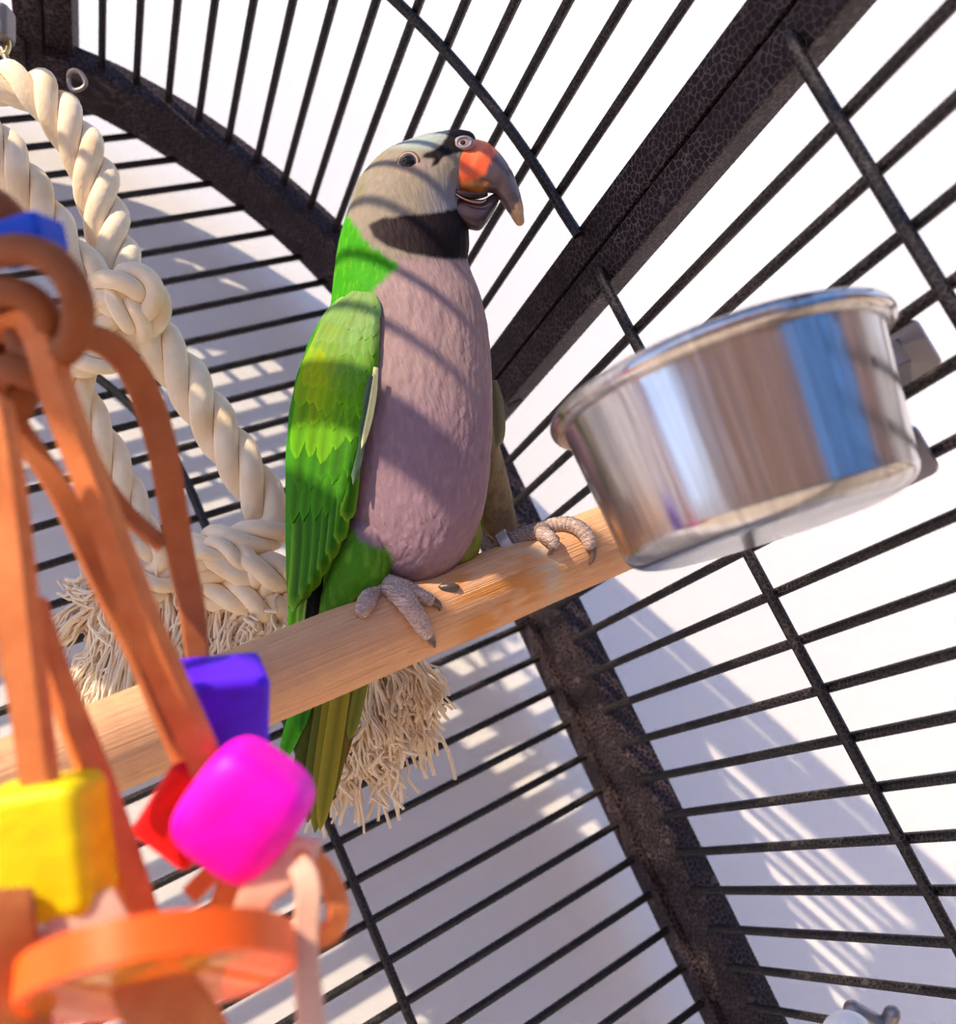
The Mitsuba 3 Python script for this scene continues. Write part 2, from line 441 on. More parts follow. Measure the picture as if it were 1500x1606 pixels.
def bowl_col(p, n, uv):
    a, h = around(p)
    k = .55 * noise(a * 26, h * 25, 1.0) + .45 * noise(a * 90, h * 60, 2.0)
    d = smoothstep(0.62, 0.78, fbm(p.x * 130, p.y * 130, p.z * 130, 3)) * smoothstep(-0.010, -0.002, h)
    return mix(mi.Color3f(0.44, 0.42, 0.425) + 0.26 * k, mi.Color3f(0.30, 0.17, 0.09), d * 0.5)


bsdf('mat_bowl', {'type': 'principled', 'base_color': mikit.proc(bowl_col), 'metallic': 1.0, 'roughness': mikit.proc(lambda p, n, uv: 0.13 + 0.16 * noise(around(p)[0] * 40, around(p)[1] * 40, 3.0))})
bw = revolve([(r, z) for r, z in outer + lip + inner], 96).apply_transform(BM)
part(BOWL, 'body', bw, 'mat_bowl', smooth=45)


def plate(poly_pts, o, ax, ay, an, t, r):
    pg = Polygon(poly_pts).buffer(-r).buffer(r, 8)
    m = trimesh.creation.extrude_polygon(pg, t, engine='earcut'); m.apply_transform(frame_mat(o, ax, ay, an)); m.fix_normals(); return m


# two hook plates on the outside of the bars with their arms
def hook(u, v, w, h, d, label):
    o = at(u, v, d)
    ax, ay = unit(-Y + .12 * X), unit(Z); an = np.cross(ax, ay)
    m = plate([(-w, -h), (w, -h), (w, h), (-w, h)], o, ax, ay, an, .0013, .003)
    a = o + ay * h * .3 - ax * w * .6; b = rim_c + unit(a - rim_c) * R_TOP * .97 - B_UP * .004
    b = b - B_UP * ((b - a) @ B_UP) if False else b
    return part(BOWL, 'hook', m, 'mat_plate', label)


hook(1424, 556, .0082, .0088, 14.35, 'grey metal hook plate behind the rim')
hook(1424, 716, .0075, .0083, 14.35, 'grey metal hook plate below')
hook(1262, 505, .0062, .0075, 16.2, 'grey metal hook plate over the rim')
for (u, v, d) in ((1390, 560, 14.2), (1400, 700, 14.2)):
    a = at(u, v, d); b = a + (rim_c - B_UP * .012 - a) * .30
    part(BOWL, 'hook_arm', square_tube(np.array([a + (a - b) * .6, b]), np.broadcast_to(unit(np.cross(a - b, Z)), (2, 3)), np.broadcast_to(Z, (2, 3)), .0012, .008, .0004), 'mat_plate')

# ------------------------------------------------------------------ the parrot
BDEP = 17.0                                   # depth of the bird's middle plane
BPX = BDEP * S / FOCAL                        # one bird unit, metres


def bdep(v):
    """the bird stands upright over the perch, so its middle plane recedes upwards"""
    h = np.maximum(930 - np.asarray(v, float), 0); h = np.where(h < 80, h * h / 160, h - 40)
    return BDEP + .30 * h * BDEP / FOCAL


def B(u, v, w=0.0):
    return at(u, v, float(bdep(v)) - w * BDEP / FOCAL)


def Bv(a):
    a = np.asarray(a, float).reshape(-1, 3)
    d = (bdep(a[:, 1]) - a[:, 2] * BDEP / FOCAL)[:, None] * S
    return EYE + RIGHT * ((a[:, :1] - 750) / FOCAL * d) + DOWN * ((a[:, 1:2] - 803) / FOCAL * d) + FWD * d


PARROT = thing('parrot', 'green parrot with grey head, black moustache, orange beak and mauve breast standing on the perch', 'parrot')


def loft(st, n=120, m=96, wob=None, sq=2.0):
    """st rows: v, left, right, half depth, depth offset -> closed mesh in bird units"""
    from scipy.interpolate import PchipInterpolator
    st = np.asarray(st, float)
    vs = np.linspace(0, 1, n); t = np.linspace(0, 1, len(st))
    q = PchipInterpolator(t, st)(vs)
    a = np.arange(m) * 2 * np.pi / m
    c, s_ = np.cos(a), np.sin(a)
    cx = np.sign(c) * np.abs(c) ** (2 / sq); sx = np.sign(s_) * np.abs(s_) ** (2 / sq)
    mid, half = (q[:, 1] + q[:, 2]) / 2, (q[:, 2] - q[:, 1]) / 2
    v = np.stack([mid[:, None] + half[:, None] * cx, np.broadcast_to(q[:, :1], (n, m)), q[:, 4:5] + q[:, 3:4] * sx], -1)
    me = grid_mesh(v)
    if me.volume < 0: me.invert()
    return me


body_st = [(203, 712, 722, 3, 0), (205, 698, 733, 12, 0), (210, 670, 742, 26, 0), (218, 643, 746, 40, 0), (230, 614, 746, 55, 0), (245, 593, 742, 66, 0), (262, 577, 736, 74, 0), (285, 561, 728, 82, 0),
           (310, 552, 724, 87, 0), (335, 544, 728, 89, 0), (360, 536, 735, 89, 0), (385, 530, 736, 87, 0), (405, 527, 734, 87, 0), (430, 524, 741, 92, 0), (460, 521, 753, 100, 0), (500, 516, 762, 106, 0),
           (550, 511, 769, 110, 0), (600, 508, 772, 112, 0), (650, 508, 773, 112, 0), (700, 512, 771, 110, 0), (750, 520, 767, 104, 0), (800, 530, 759, 96, 0), (840, 545, 745, 86, 0), (870, 560, 729, 74, 0),
           (895, 580, 707, 58, 0), (910, 600, 686, 42, 0), (920, 625, 665, 24, 0), (924, 640, 650, 8, 0)]
thigh_st = [(800, 560, 590, 8, 40), (820, 546, 606, 28, 44), (850, 536, 611, 40, 46), (880, 522, 614, 42, 46), (910, 511, 610, 40, 44), (935, 504, 592, 36, 40), (955, 501, 568, 30, 36), (968, 499, 544, 22, 32), (978, 500, 522, 10, 30), (982, 504, 514, 3, 30)]
far_st = [(650, 762, 772, 4, -54), (690, 752, 781, 20, -64), (740, 748, 795, 26, -84), (790, 746, 806, 26, -104), (820, 752, 810, 22, -116), (838, 764, 808, 18, -122), (850, 778, 803, 11, -124), (856, 786, 796, 4, -124)]
far2_st = [(790, 690, 740, 6, -20), (810, 690, 752, 30, -22), (840, 690, 757, 36, -24), (870, 690, 750, 34, -24), (892, 692, 730, 24, -24), (906, 696, 712, 10, -24), (910, 700, 706, 3, -24)]
under_st = [(850, 520, 620, 6, -30), (880, 500, 640, 40, -34), (920, 486, 640, 46, -44), (980, 478, 620, 42, -58), (1030, 476, 596, 30, -74), (1070, 482, 570, 18, -80), (1084, 490, 556, 6, -82)]


def man(me):
    return m3.Manifold(m3.Mesh(np.asarray(me.vertices, np.float32), np.asarray(me.faces, np.uint32)))


parts_ = [man(loft(body_st, 150, 90, sq=2.15)), man(loft(thigh_st, 40, 40)), man(loft(far_st, 40, 40)), man(loft(far2_st, 30, 40)), man(loft(under_st, 30, 40))]
bm = m3.Manifold.batch_boolean(parts_, m3.OpType.Add).refine_to_length(4.6).to_mesh()
body = trimesh.Trimesh(np.array(bm.vert_properties[:, :3], float), np.array(bm.tri_verts)); body.merge_vertices()
trimesh.smoothing.filter_taubin(body, iterations=14)
bu = np.array(body.vertices)


def nz(u, v, w, su, sv, seed=0, o=3):
    return meshkit.fbm(np.stack([u / su, v / sv, w / su], -1), o, seed)


def band(x, a, b):
    t = np.clip((x - a) / (b - a), 0, 1); return t * t * (3 - 2 * t)


def inside(poly_pts, u, v):
    """signed distance (positive inside) to a polygon in the bird's side view"""
    import shapely
    pg = Polygon(poly_pts); pts = shapely.points(u, v)
    d = shapely.distance(pg.exterior, pts); return np.where(shapely.contains(pg, pts), d, -d)


def paint(b):
    u, v, w = b[:, 0], b[:, 1], b[:, 2]
    f1 = nz(u, v, w, 9, 30, 1); f2 = nz(u, v, w, 40, 60, 2); f3 = nz(u, v, w, 5, 14, 3)
    def mixc(c, col, t): return c * (1 - t)[:, None] + np.asarray(col)[None] * t[:, None]
    jit = (f1 - .5) * 26
    mauve, mauve2 = np.array(lin(150, 126, 128)), np.array(lin(136, 110, 122))
    c = np.broadcast_to(mauve, (len(u), 3)).copy()
    c = mixc(c, mauve2, band(v + (f2 - .5) * 120, 560, 700))
    c = mixc(c, lin(166, 146, 134), band(f3, .5, .8) * .22)
    # rump, vent and far parts: olive
    green, lime = lin(58, 138, 14), lin(100, 160, 24)
    # green nape and back, left of a slanting line
    edge = np.interp(v, [300, 335, 370, 395, 415, 440, 470, 520, 1000], [500, 548, 570, 596, 622, 600, 575, 520, 470])
    gg = band(edge - u + jit * .8, -9, 9) * band(v + jit * .4, 325, 345)
    c = mixc(c, lin(52, 146, 10), gg)
    c = mixc(c, lime, gg * band(f3, .5, .7) * .5)
    # grey head
    head = band(404 - v + jit * .3 + (u - 640) * .0, -6, 6) * (1 - gg)
    c = mixc(c, lin(138, 128, 115), head)
    c = mixc(c, lin(118, 118, 76), head * band(f2, .42, .62) * .65 * band(640 - u, -20, 60) * band(350 - v, 0, 60))
    c = mixc(c, lin(128, 128, 138), head * band(u, 650, 700) * band(v, 265, 300) * .8)
    c = mixc(c, lin(150, 168, 166), head * inside([(600, 236), (650, 206), (712, 200), (706, 218), (676, 240), (640, 238)], u, v).clip(0, 10) / 10 * .8)
    c = mixc(c, lin(150, 130, 118), band(22 - np.hypot(u - 641, (v - 257)), 0, 5) * (w > 0))
    c = mixc(c, lin(146, 130, 128), band(inside([(655, 262), (668, 246), (684, 254), (676, 272), (660, 274)], u, v), -2, 4) * .8)
    # black frontal band from the cere to the eye and the black moustache
    bl = inside([(748, 206), (735, 199), (706, 201), (700, 214), (690, 230), (664, 240), (662, 247), (680, 250), (676, 262), (684, 260), (698, 246), (722, 240), (748, 232)], u + jit * .18, v + jit * .12)
    c = mixc(c, lin(20, 16, 18), band(bl, -2, 3))
    mo = inside([(577, 352), (598, 343), (640, 337), (690, 332), (712, 327), (760, 325), (775, 372), (775, 405), (715, 408), (680, 405), (640, 397), (608, 387), (586, 372)], u + jit * .25, v + jit * .2)
    c = mixc(c, lin(22, 15, 18), band(mo, -3, 4))
    c = mixc(c, lin(46, 34, 38), band(mo, 0, 6) * band(690 - u, -20, 60) * .6)
    # thigh and lower parts
    th_ = band(v + jit * .9 - np.interp(u, [500, 545, 570, 615], [840, 822, 850, 868]), -8, 10) * band(616 - u + jit * .3, -4, 6) * (w > -15)
    c = mixc(c, lin(66, 122, 22), th_); c = mixc(c, lin(104, 146, 48), th_ * band(f1, .5, .66) * .5)
    fr = band(u - np.interp(v, [600, 700, 760, 800, 830, 860, 900], [772, 764, 762, 752, 738, 722, 700]) + jit * .2, -3, 5) * (w < 8) * band(v, 640, 670)
    c = mixc(c, lin(140, 122, 92), fr); c = mixc(c, lin(118, 126, 48), fr * band(760 - u, -6, 8)); c = mixc(c, lin(96, 80, 62), fr * band(f3, .5, .62) * .5)
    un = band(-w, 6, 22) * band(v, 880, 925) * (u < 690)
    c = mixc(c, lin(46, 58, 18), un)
    return np.clip(c * (0.86 + .28 * f1)[:, None] * (0.9 + .2 * f3)[:, None], 0, 1)


# plumage relief: soft overlapping streaks along the body
nrm = body.vertex_normals
st_ = (nz(bu[:, 0], bu[:, 1], bu[:, 2], 8, 34, 5) - .5) * 4.2 + (nz(bu[:, 0], bu[:, 1], bu[:, 2], 3.2, 12, 6, 2) - .5) * 1.6
amp = np.clip((bu[:, 1] - 390) / 120, .38, 1)
body.vertices = bu + nrm * (st_ * amp)[:, None]
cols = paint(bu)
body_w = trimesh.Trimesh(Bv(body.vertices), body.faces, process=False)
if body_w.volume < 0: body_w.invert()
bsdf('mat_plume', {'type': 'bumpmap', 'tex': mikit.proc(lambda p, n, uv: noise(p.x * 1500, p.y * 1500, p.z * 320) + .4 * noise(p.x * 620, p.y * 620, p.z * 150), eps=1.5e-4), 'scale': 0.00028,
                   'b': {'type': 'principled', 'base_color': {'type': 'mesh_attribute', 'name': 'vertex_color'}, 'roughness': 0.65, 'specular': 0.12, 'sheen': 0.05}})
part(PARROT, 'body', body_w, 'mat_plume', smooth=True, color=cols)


def surf_w(u, v):
    """depth offset of the near side of the body at (u, v), bird units"""
    q = np.asarray(body_st, float)
    L, R_, b = (np.interp(v, q[:, 0], q[:, k]) for k in (1, 2, 3))
    s_ = np.clip((u - (L + R_) / 2) / ((R_ - L) / 2), -1, 1)
    return b * np.sqrt(np.maximum(1 - np.abs(s_) ** 2.15, 0))


# eye
bsdf('mat_eye', {'type': 'principled', 'base_color': {'type': 'rgb', 'value': [0.004, 0.003, 0.004]}, 'roughness': 0.10, 'specular': 0.5}, False)
bsdf('mat_iris', {'type': 'principled', 'base_color': {'type': 'rgb', 'value': [0.07, 0.05, 0.045]}, 'roughness': 0.3})
bsdf('mat_eyering', {'type': 'principled', 'base_color': {'type': 'rgb', 'value': lin(186, 156, 138)}, 'roughness': 0.5})
bsdf('mat_lid', {'type': 'principled', 'base_color': {'type': 'rgb', 'value': lin(84, 68, 62)}, 'roughness': 0.6})
ew = float(surf_w(641, 257))
ec = B(641, 257, ew - 7)
en = unit(-FWD * .97 - RIGHT * .16 - DOWN * .05)
ex_ = unit(np.cross(DOWN, en)); ey_ = np.cross(en, ex_)
def ring(r, t, off, flat=1.0):
    m = trimesh.creation.torus(r * BPX, t * BPX, 40, 12); m.vertices[:, 2] *= flat
    return m.apply_transform(frame_mat(ec + en * off * BPX, ex_, ey_, en))
EYE_K = part(PARROT, 'eye', trimesh.creation.icosphere(4, 14.5 * BPX).apply_transform(frame_mat(ec, ex_, ey_, en)), 'mat_eye', 'glossy black eye', smooth=True)
part(EYE_K, 'iris', ring(13.6, 1.4, 5.2), 'mat_iris', smooth=True)
part(EYE_K, 'eye_ring', ring(16.6, 2.0, 4.6), 'mat_eyering', 'pale pink ring around the eye', smooth=True)
part(EYE_K, 'eyelid', ring(19.6, 1.5, 2.6, 1.2), 'mat_lid', smooth=True)

# beak
def beak_loft(top, bot, bs, n=60, m=40, sq=2.0):
    from scipy.interpolate import PchipInterpolator
    top, bot, bs = np.asarray(top, float), np.asarray(bot, float), np.asarray(bs, float)
    t = np.linspace(0, 1, len(top)); tt = np.linspace(0, 1, n)
    T_, Bo, b = PchipInterpolator(t, top)(tt), PchipInterpolator(t, bot)(tt), PchipInterpolator(t, bs)(tt)
    mid, half = (T_ + Bo) / 2, (T_ - Bo) / 2
    a = np.arange(m) * 2 * np.pi / m
    cx = np.sign(np.cos(a)) * np.abs(np.cos(a)) ** (2 / sq); sx = np.sign(np.sin(a)) * np.abs(np.sin(a)) ** (2 / sq)
    v = np.concatenate([mid[:, None] + half[:, None] * cx[None, :, None], (b[:, None] * sx[None])[..., None]], -1)
    return grid_mesh(v)


def painted(parent, name, me, colf, mat, label=None, disp=None):
    b = np.array(me.vertices)
    if disp is not None: b = b + me.vertex_normals * disp(b)[:, None]
    w_ = trimesh.Trimesh(Bv(b), me.faces, process=False)
    if w_.volume < 0: w_.invert()
    return part(parent, name, w_, mat, label, smooth=True, color=np.clip(colf(np.array(me.vertices)), 0, 1))


bsdf('mat_horn', {'type': 'principled', 'base_color': {'type': 'mesh_attribute', 'name': 'vertex_color'}, 'roughness': 0.38, 'specular': 0.5, 'clearcoat': 0.15, 'clearcoat_gloss': 0.6})


def beak_col(b):
    u, v, w = b.T
    f = nz(u, v, w, 14, 14, 11); f2 = nz(u, v, w, 5, 9, 12)
    c = np.broadcast_to(np.array(lin(226, 92, 42)), (len(u), 3)).copy()
    def mixc(c, col, t): return c * (1 - t)[:, None] + np.asarray(col)[None] * t[:, None]
    c = mixc(c, lin(236, 130, 82), band(f, .45, .65) * .7)
    c = mixc(c, lin(226, 150, 76), band(v - 280 + (f - .5) * 30 + (u - 745) * .25, -6, 14) * .85)
    dk = band((u - 772) * .80 + (v - 250) * .42 + (f - .5) * 22 - np.where(v > 285, 10, 0), -4, 6)
    c = mixc(c, lin(78, 62, 62), dk)
    c = mixc(c, lin(100, 70, 62), band(10 - np.hypot((u - 751) / 1.3, v - 287), 0, 5) * .7)
    tip = band(v - 322 + (u - 806) * 1.2 + (f2 - .5) * 16, 0, 12)
    c = mixc(c, lin(196, 158, 112), tip * .85)
    return c * (.88 + .24 * f2)[:, None]


up_top = [(712, 226), (738, 217), (762, 222), (784, 240), (802, 267), (815, 300), (821, 328), (823, 346), (818, 354)]
up_bot = [(704, 262), (706, 292), (722, 304), (748, 303), (771, 303), (786, 316), (797, 333), (807, 348), (812, 354)]
bk = painted(PARROT, 'upper_beak', beak_loft(up_top, up_bot, [46, 48, 47, 42, 35, 26, 17, 9, 3]), beak_col, 'mat_horn', 'hooked orange upper beak with dark tip', lambda b: (nz(b[:, 0], b[:, 1], b[:, 2], 12, 12, 14) - .5) * 2.2)
lo_top = [(704, 296), (716, 303), (735, 311), (755, 313), (772, 305), (783, 300)]
lo_bot = [(704, 335), (714, 346), (730, 358), (750, 362), (770, 340), (783, 314)]
painted(PARROT, 'lower_beak', beak_loft(lo_top, lo_bot, [40, 42, 40, 34, 22, 6]), lambda b: np.array(lin(64, 48, 52))[None] * (.6 + .8 * nz(b[:, 0], b[:, 1], b[:, 2], 10, 18, 15))[:, None], 'mat_horn', 'dark lower beak')
mouth = tube(Bv([(708, 298, 45), (722, 309, 44), (738, 316, 42), (754, 318, 37), (763, 313, 33)]), np.array([1.0, 1.5, 1.6, 1.5, .8]) * BPX, 8, n=30)
bsdf('mat_lip', {'type': 'principled', 'base_color': {'type': 'rgb', 'value': lin(128, 98, 88)}, 'roughness': 0.5})
part(PARROT, 'lip', mouth, 'mat_lip', 'pale rim of the lower beak', smooth=True)
tongue = tube(Bv([(708, 299, 37), (738, 307, 37), (764, 305, 26)]), np.array([5, 6, 3]) * BPX, 10, n=20)
bsdf('mat_mouth', {'type': 'principled', 'base_color': {'type': 'rgb', 'value': lin(36, 16, 14)}, 'roughness': 0.4})
part(PARROT, 'tongue', tongue, 'mat_mouth', smooth=True)
bsdf('mat_cere', {'type': 'principled', 'base_color': {'type': 'rgb', 'value': lin(142, 128, 134)}, 'roughness': 0.55})
cw = 44
cere = [tube(Bv([(728 + 11 * math.cos(a) + 3 * math.sin(a), 224 + 8 * math.sin(a) - 3 * math.cos(a), cw + 2 - 10 * (math.cos(a) > .6) * 0) for a in np.linspace(0, 2 * math.pi, 25)]), 3.2 * BPX, 8)]
ce = trimesh.creation.icosphere(3, 1.0); ce.vertices = Bv(ce.vertices * [17, 13, 14] + [728, 225, cw - 9])
ck = part(PARROT, 'cere', cat(ce, *cere), 'mat_cere', 'pale grey cere', smooth=True)
no = trimesh.creation.icosphere(2, 1.0); no.vertices = Bv(no.vertices * [4.4, 3.6, 4] + [726, 223, cw + 4.4])
bsdf('mat_nostril', {'type': 'diffuse', 'reflectance': {'type': 'rgb', 'value': [.05, .035, .04]}})
part(ck, 'nostril', no, 'mat_nostril', smooth=True)

# ---- wing and tail feathers: each a curved blade on the flank
WING = [(452, 562, 584), (455, 551, 592), (462, 538, 599), (475, 520, 603), (500, 500, 602), (540, 481, 599), (590, 463, 590), (650, 451, 583), (720, 446, 568), (760, 446, 557), (800, 446, 548), (850, 446, 533), (900, 447, 505), (935, 449, 482), (962, 451, 462)]
WQ = np.asarray(WING, float)


def wing_w(u, v):
    L, R_ = np.interp(v, WQ[:, 0], WQ[:, 1]), np.interp(v, WQ[:, 0], WQ[:, 2])
    s_ = np.clip((u - L) / np.maximum(R_ - L, 1), -.1, 1.1)
    w1 = np.interp(v, [450, 470, 500, 600, 700, 800, 880, 960], [84, 98, 108, 122, 122, 104, 88, 66])
    w0 = np.interp(v, [450, 520, 700, 800, 960], [60, 22, -4, 0, 22])
    prof = np.sin(np.clip(s_, 0, 1) * np.pi / 2) ** .8
    drop = 16 * np.clip((s_ - .82) / .2, 0, 1.5) ** 2
    return w0 + (w1 - w0) * prof - drop


sh_v = np.linspace(452.5, 955, 60); sh = []
for k, v in enumerate(sh_v):
    L, R_ = np.interp(v, WQ[:, 0], WQ[:, 1]) + 2, np.interp(v, WQ[:, 0], WQ[:, 2]) - 2
    us = np.linspace(L, R_, 24); f = np.stack([us, np.full(24, v), wing_w(us, np.full(24, v)) - 2], -1)
    g_ = f[::-1].copy(); g_[:, 2] -= 16 * np.sin(np.linspace(0, np.pi, 24)) + 1
    sh.append(np.vstack([f, g_]))
shell = grid_mesh(np.array(sh))


def shell_col(b):
    u, v, w = b.T
    f1, f3 = nz(u, v, w, 10, 22, 21), nz(u, v, w, 4, 9, 22)
    c = np.broadcast_to(np.array(lin(52, 128, 22)), (len(u), 3)).copy()
    def mixc(c, col, t): return c * (1 - t)[:, None] + np.asarray(col)[None] * t[:, None]
    c = mixc(c, lin(128, 166, 96), band(540 - v + (f1 - .5) * 60 + (u - 540) * .5, -10, 50) * .9)
    c = mixc(c, lin(150, 180, 10), band(f1, .45, .6) * band(44 - np.hypot((u - 500) / .55, (v - 590) / 1.5), 0, 30))
    return c * (.8 + .4 * f3)[:, None]


wk = painted(PARROT, 'wing', shell, shell_col, 'mat_plume', 'folded green wing', lambda b: (nz(b[:, 0], b[:, 1], b[:, 2], 7, 16, 23) - .5) * 3)


def blade(base, tip, width, wf, lift0, lift1, c_in, c_edge, bend=0.0, nt=11, ns=5, point=.72, quill=.28, curl=3.0):
    """feather blade from base to tip in the bird's side view, on the surface wf"""
    base, tip = np.asarray(base, float), np.asarray(tip, float)
    d = tip - base; L = np.hypot(*d); d = d / L; nn = np.array([-d[1], d[0]])
    t = np.linspace(0, 1, nt) ** .85; s_ = np.linspace(-1, 1, ns)
    wd = width / 2 * np.minimum(1, .6 + t * 1.3) * np.where(t > point, np.sqrt(np.maximum(1 - ((t - point) / (1 - point)) ** 2, 0.004)), 1)
    ctr = base + d * (L * t)[:, None] + nn * (bend * np.sin(np.pi * t))[:, None]
    uv_ = ctr[:, None] + nn * (wd[:, None] * s_)[..., None]
    w = wf(uv_[..., 0], uv_[..., 1]) + (lift0 + (lift1 - lift0) * t)[:, None] - curl * (s_ ** 2)[None]
    v = np.concatenate([uv_, w[..., None]], -1)
    col = np.empty(v.shape); e = (np.abs(s_) ** 3)[None] * (.35 + .65 * t[:, None]); e = np.maximum(e, band(t, .88, 1.0)[:, None])
    col[:] = np.asarray(c_in) * (1 - e[..., None]) + np.asarray(c_edge) * e[..., None]
    col *= (1 - quill * (np.abs(s_) < .1)[None, :, None])
    col *= (.72 + .28 * band(t, 0, .5))[:, None, None] * 0 + 1
    me = grid_mesh(v, closed=False, caps=False)
    return me, col.reshape(-1, 3)


def feather(parent, *a, name='feather', **k):
    me, col = blade(*a, **k)
    w_ = trimesh.Trimesh(Bv(me.vertices), me.faces, process=False)
    part(parent, name, w_, 'mat_plume', smooth=True, color=np.clip(col, 0, 1))


fr_ = np.random.default_rng(3)
def vary(c, a=.16): return np.asarray(c) * (1 + fr_.uniform(-a, a)) * np.array([1 + fr_.uniform(-.1, .1), 1, 1 + fr_.uniform(-.2, .2)])
G1, G2, GE = lin(50, 112, 8), lin(84, 142, 12), lin(128, 178, 44)
# flight feathers along the lower edge, then rows of coverts upward, each row lying over the next
flight = [((470, 760), (460, 960), 25), ((484, 750), (475, 946), 27), ((500, 740), (490, 928), 27), ((514, 730), (504, 905), 27), ((526, 715), (518, 880), 27), ((538, 700), (531, 853), 26), ((552, 690), (543, 818), 25)]
for i, (b_, t_, w_) in enumerate(flight):
    feather(wk, b_, t_, w_, wing_w, 1, 5 + i * .9, vary(lin(42, 104, 10)), GE, bend=-4, name='flight_feather', point=.86, nt=14)
ROWS = [(650, 800, 5, 29, G1, 1.5, 8), (600, 752, 5, 30, G1, 1.5, 10), (580, 706, 5, 30, G2, 1.35, 12), (560, 664, 6, 26, G2, 1.25, 12), (540, 632, 7, 22, G2, 1.2, 12), (524, 604, 8, 19, lin(82, 136, 30), 1.15, 10),
        (508, 578, 8, 18, lin(92, 138, 46), 1.12, 9), (494, 552, 9, 16, lin(102, 144, 62), 1.1, 8), (480, 528, 9, 15, lin(110, 148, 76), 1.08, 7), (468, 505, 8, 15, lin(116, 150, 84), 1.06, 6), (458, 482, 7, 15, lin(116, 150, 84), 1.05, 4)]
for row, (v0, v1, n, wd, c, ec_, jt) in enumerate(ROWS):
    for i in range(n):
        f = (i + .5 + (row % 2) * .3) / (n + .3)
        Lb, Rb = np.interp(v0, WQ[:, 0], WQ[:, 1]), np.interp(v0, WQ[:, 0], WQ[:, 2])
        tv = v1 + 12 * math.sin(f * 3.1) + fr_.uniform(-jt, jt) - 24 * (f - .5) * (row < 3)
        Lt, Rt = np.interp(tv, WQ[:, 0], WQ[:, 1]), np.interp(tv, WQ[:, 0], WQ[:, 2])
        cc = np.array(c); tu = Lt + 6 + (Rt - Lt - 12) * f + fr_.uniform(-3, 3)
        yl = math.exp(-((tu - 492) / 26) ** 2 - ((tv - 610) / 62) ** 2)
        cc = cc * (1 - yl) + np.array(lin(140, 160, 0)) * yl
        feather(wk, (Lb + 8 + (Rb - Lb - 16) * f, v0), (tu, tv), wd * (Rt - Lt) / 130 * 1.1 * fr_.uniform(.9, 1.15), wing_w, 3 + row * .8, 7 + row * .6 + fr_.uniform(-.4, .4), vary(cc, .12), np.minimum(np.array(cc) * ec_, 1), name='covert_feather', nt=10, bend=fr_.uniform(-3, 2), point=.66, curl=3.0 if row < 4 else 1.0, quill=.28 if row < 4 else .1)
# pale fringe at the wing's front edge with the dark quill beside it
feather(wk, (583, 590), (554, 760), 16, lambda u, v: wing_w(u, v) * 0 + np.interp(v, [580, 750], [128, 110]), 6, 8, lin(70, 92, 78), lin(92, 112, 90), name='edge_feather')
feather(wk, (590, 576), (567, 704), 13, lambda u, v: wing_w(u, v) * 0 + np.interp(v, [580, 750], [128, 112]), 6, 8, lin(226, 224, 160), lin(206, 206, 140), bend=-3, name='edge_feather', point=.55)
# wing tips and tail
flat = lambda w0, w1, v0=900, v1=1300: (lambda u, v: np.interp(v, [v0, v1], [w0, w1]) + 0 * u)
for b_, t_, w_, c in [((470, 880), (455, 1004), 16, lin(96, 176, 40)), ((482, 870), (468, 990), 16, lin(120, 176, 70)), ((492, 880), (478, 996), 18, lin(20, 26, 22)), ((502, 880), (490, 992), 18, lin(16, 18, 20)), ((486, 900), (474, 1000), 9, lin(150, 186, 110))]:
    feather(wk, b_, t_, w_, flat(30, -8, 880, 1000), 0, 2, c, np.minimum(np.array(c) * 1.5, 1), name='wing_tip_feather')
TAIL = part(PARROT, 'tail', tube(Bv([(530, 960, -66), (520, 1060, -82), (512, 1120, -88)]), np.array([26, 18, 8]) * BPX, 16, n=16), 'mat_iris', 'long narrow green and olive tail', smooth=True)
for b_, t_, w_, c, l in [((512, 1000), (441, 1196), 30, lin(60, 150, 28), 2), ((520, 1000), (466, 1252), 36, lin(58, 70, 22), -2), ((528, 1000), (482, 1290), 34, lin(76, 84, 28), 4), ((536, 1000), (494, 1306), 32, lin(104, 100, 30), 8),
                         ((548, 1000), (502, 1302), 30, lin(128, 118, 38), 11), ((560, 1000), (516, 1262), 28, lin(92, 84, 34), 5), ((572, 1010), (532, 1208), 24, lin(82, 66, 34), 1), ((580, 1010), (548, 1160), 22, lin(96, 104, 44), 6), ((500, 1000), (470, 1150), 22, lin(40, 110, 24), 8)]:
    feather(TAIL, b_, t_, w_, flat(-72, -96, 1000, 1300), l, l + 3, vary(c, .1), np.minimum(np.array(c) * 1.35, 1), name='tail_feather', point=.62, nt=16)
# far wing's edge behind the breast
feather(PARROT, (772, 596), (779, 704), 26, flat(-52, -50, 590, 700), 0, 1, lin(122, 116, 84), lin(150, 140, 110), bend=-4, name='far_wing_feather')

dm = trimesh.creation.icosphere(3, 1.0); dm.vertices = dm.vertices * [15, 6.5, 6] + [0, 0, 0]
dm.vertices += meshkit.fbm(dm.vertices / 7, 2, 3)[:, None] * dm.vertices * .5
cd_, sd_ = math.cos(.12), math.sin(.12)
dp = perch_depth(704, 922)
part(PERCH, 'dropping', trimesh.Trimesh(np.array([at(704 + x * cd_ + y * sd_, 922 + y * cd_ - x * sd_, dp - z * BDEP / FOCAL) for x, y, z in dm.vertices]), dm.faces, process=False), 'mat_iris', 'small dark dropping beside the near foot', smooth=True)
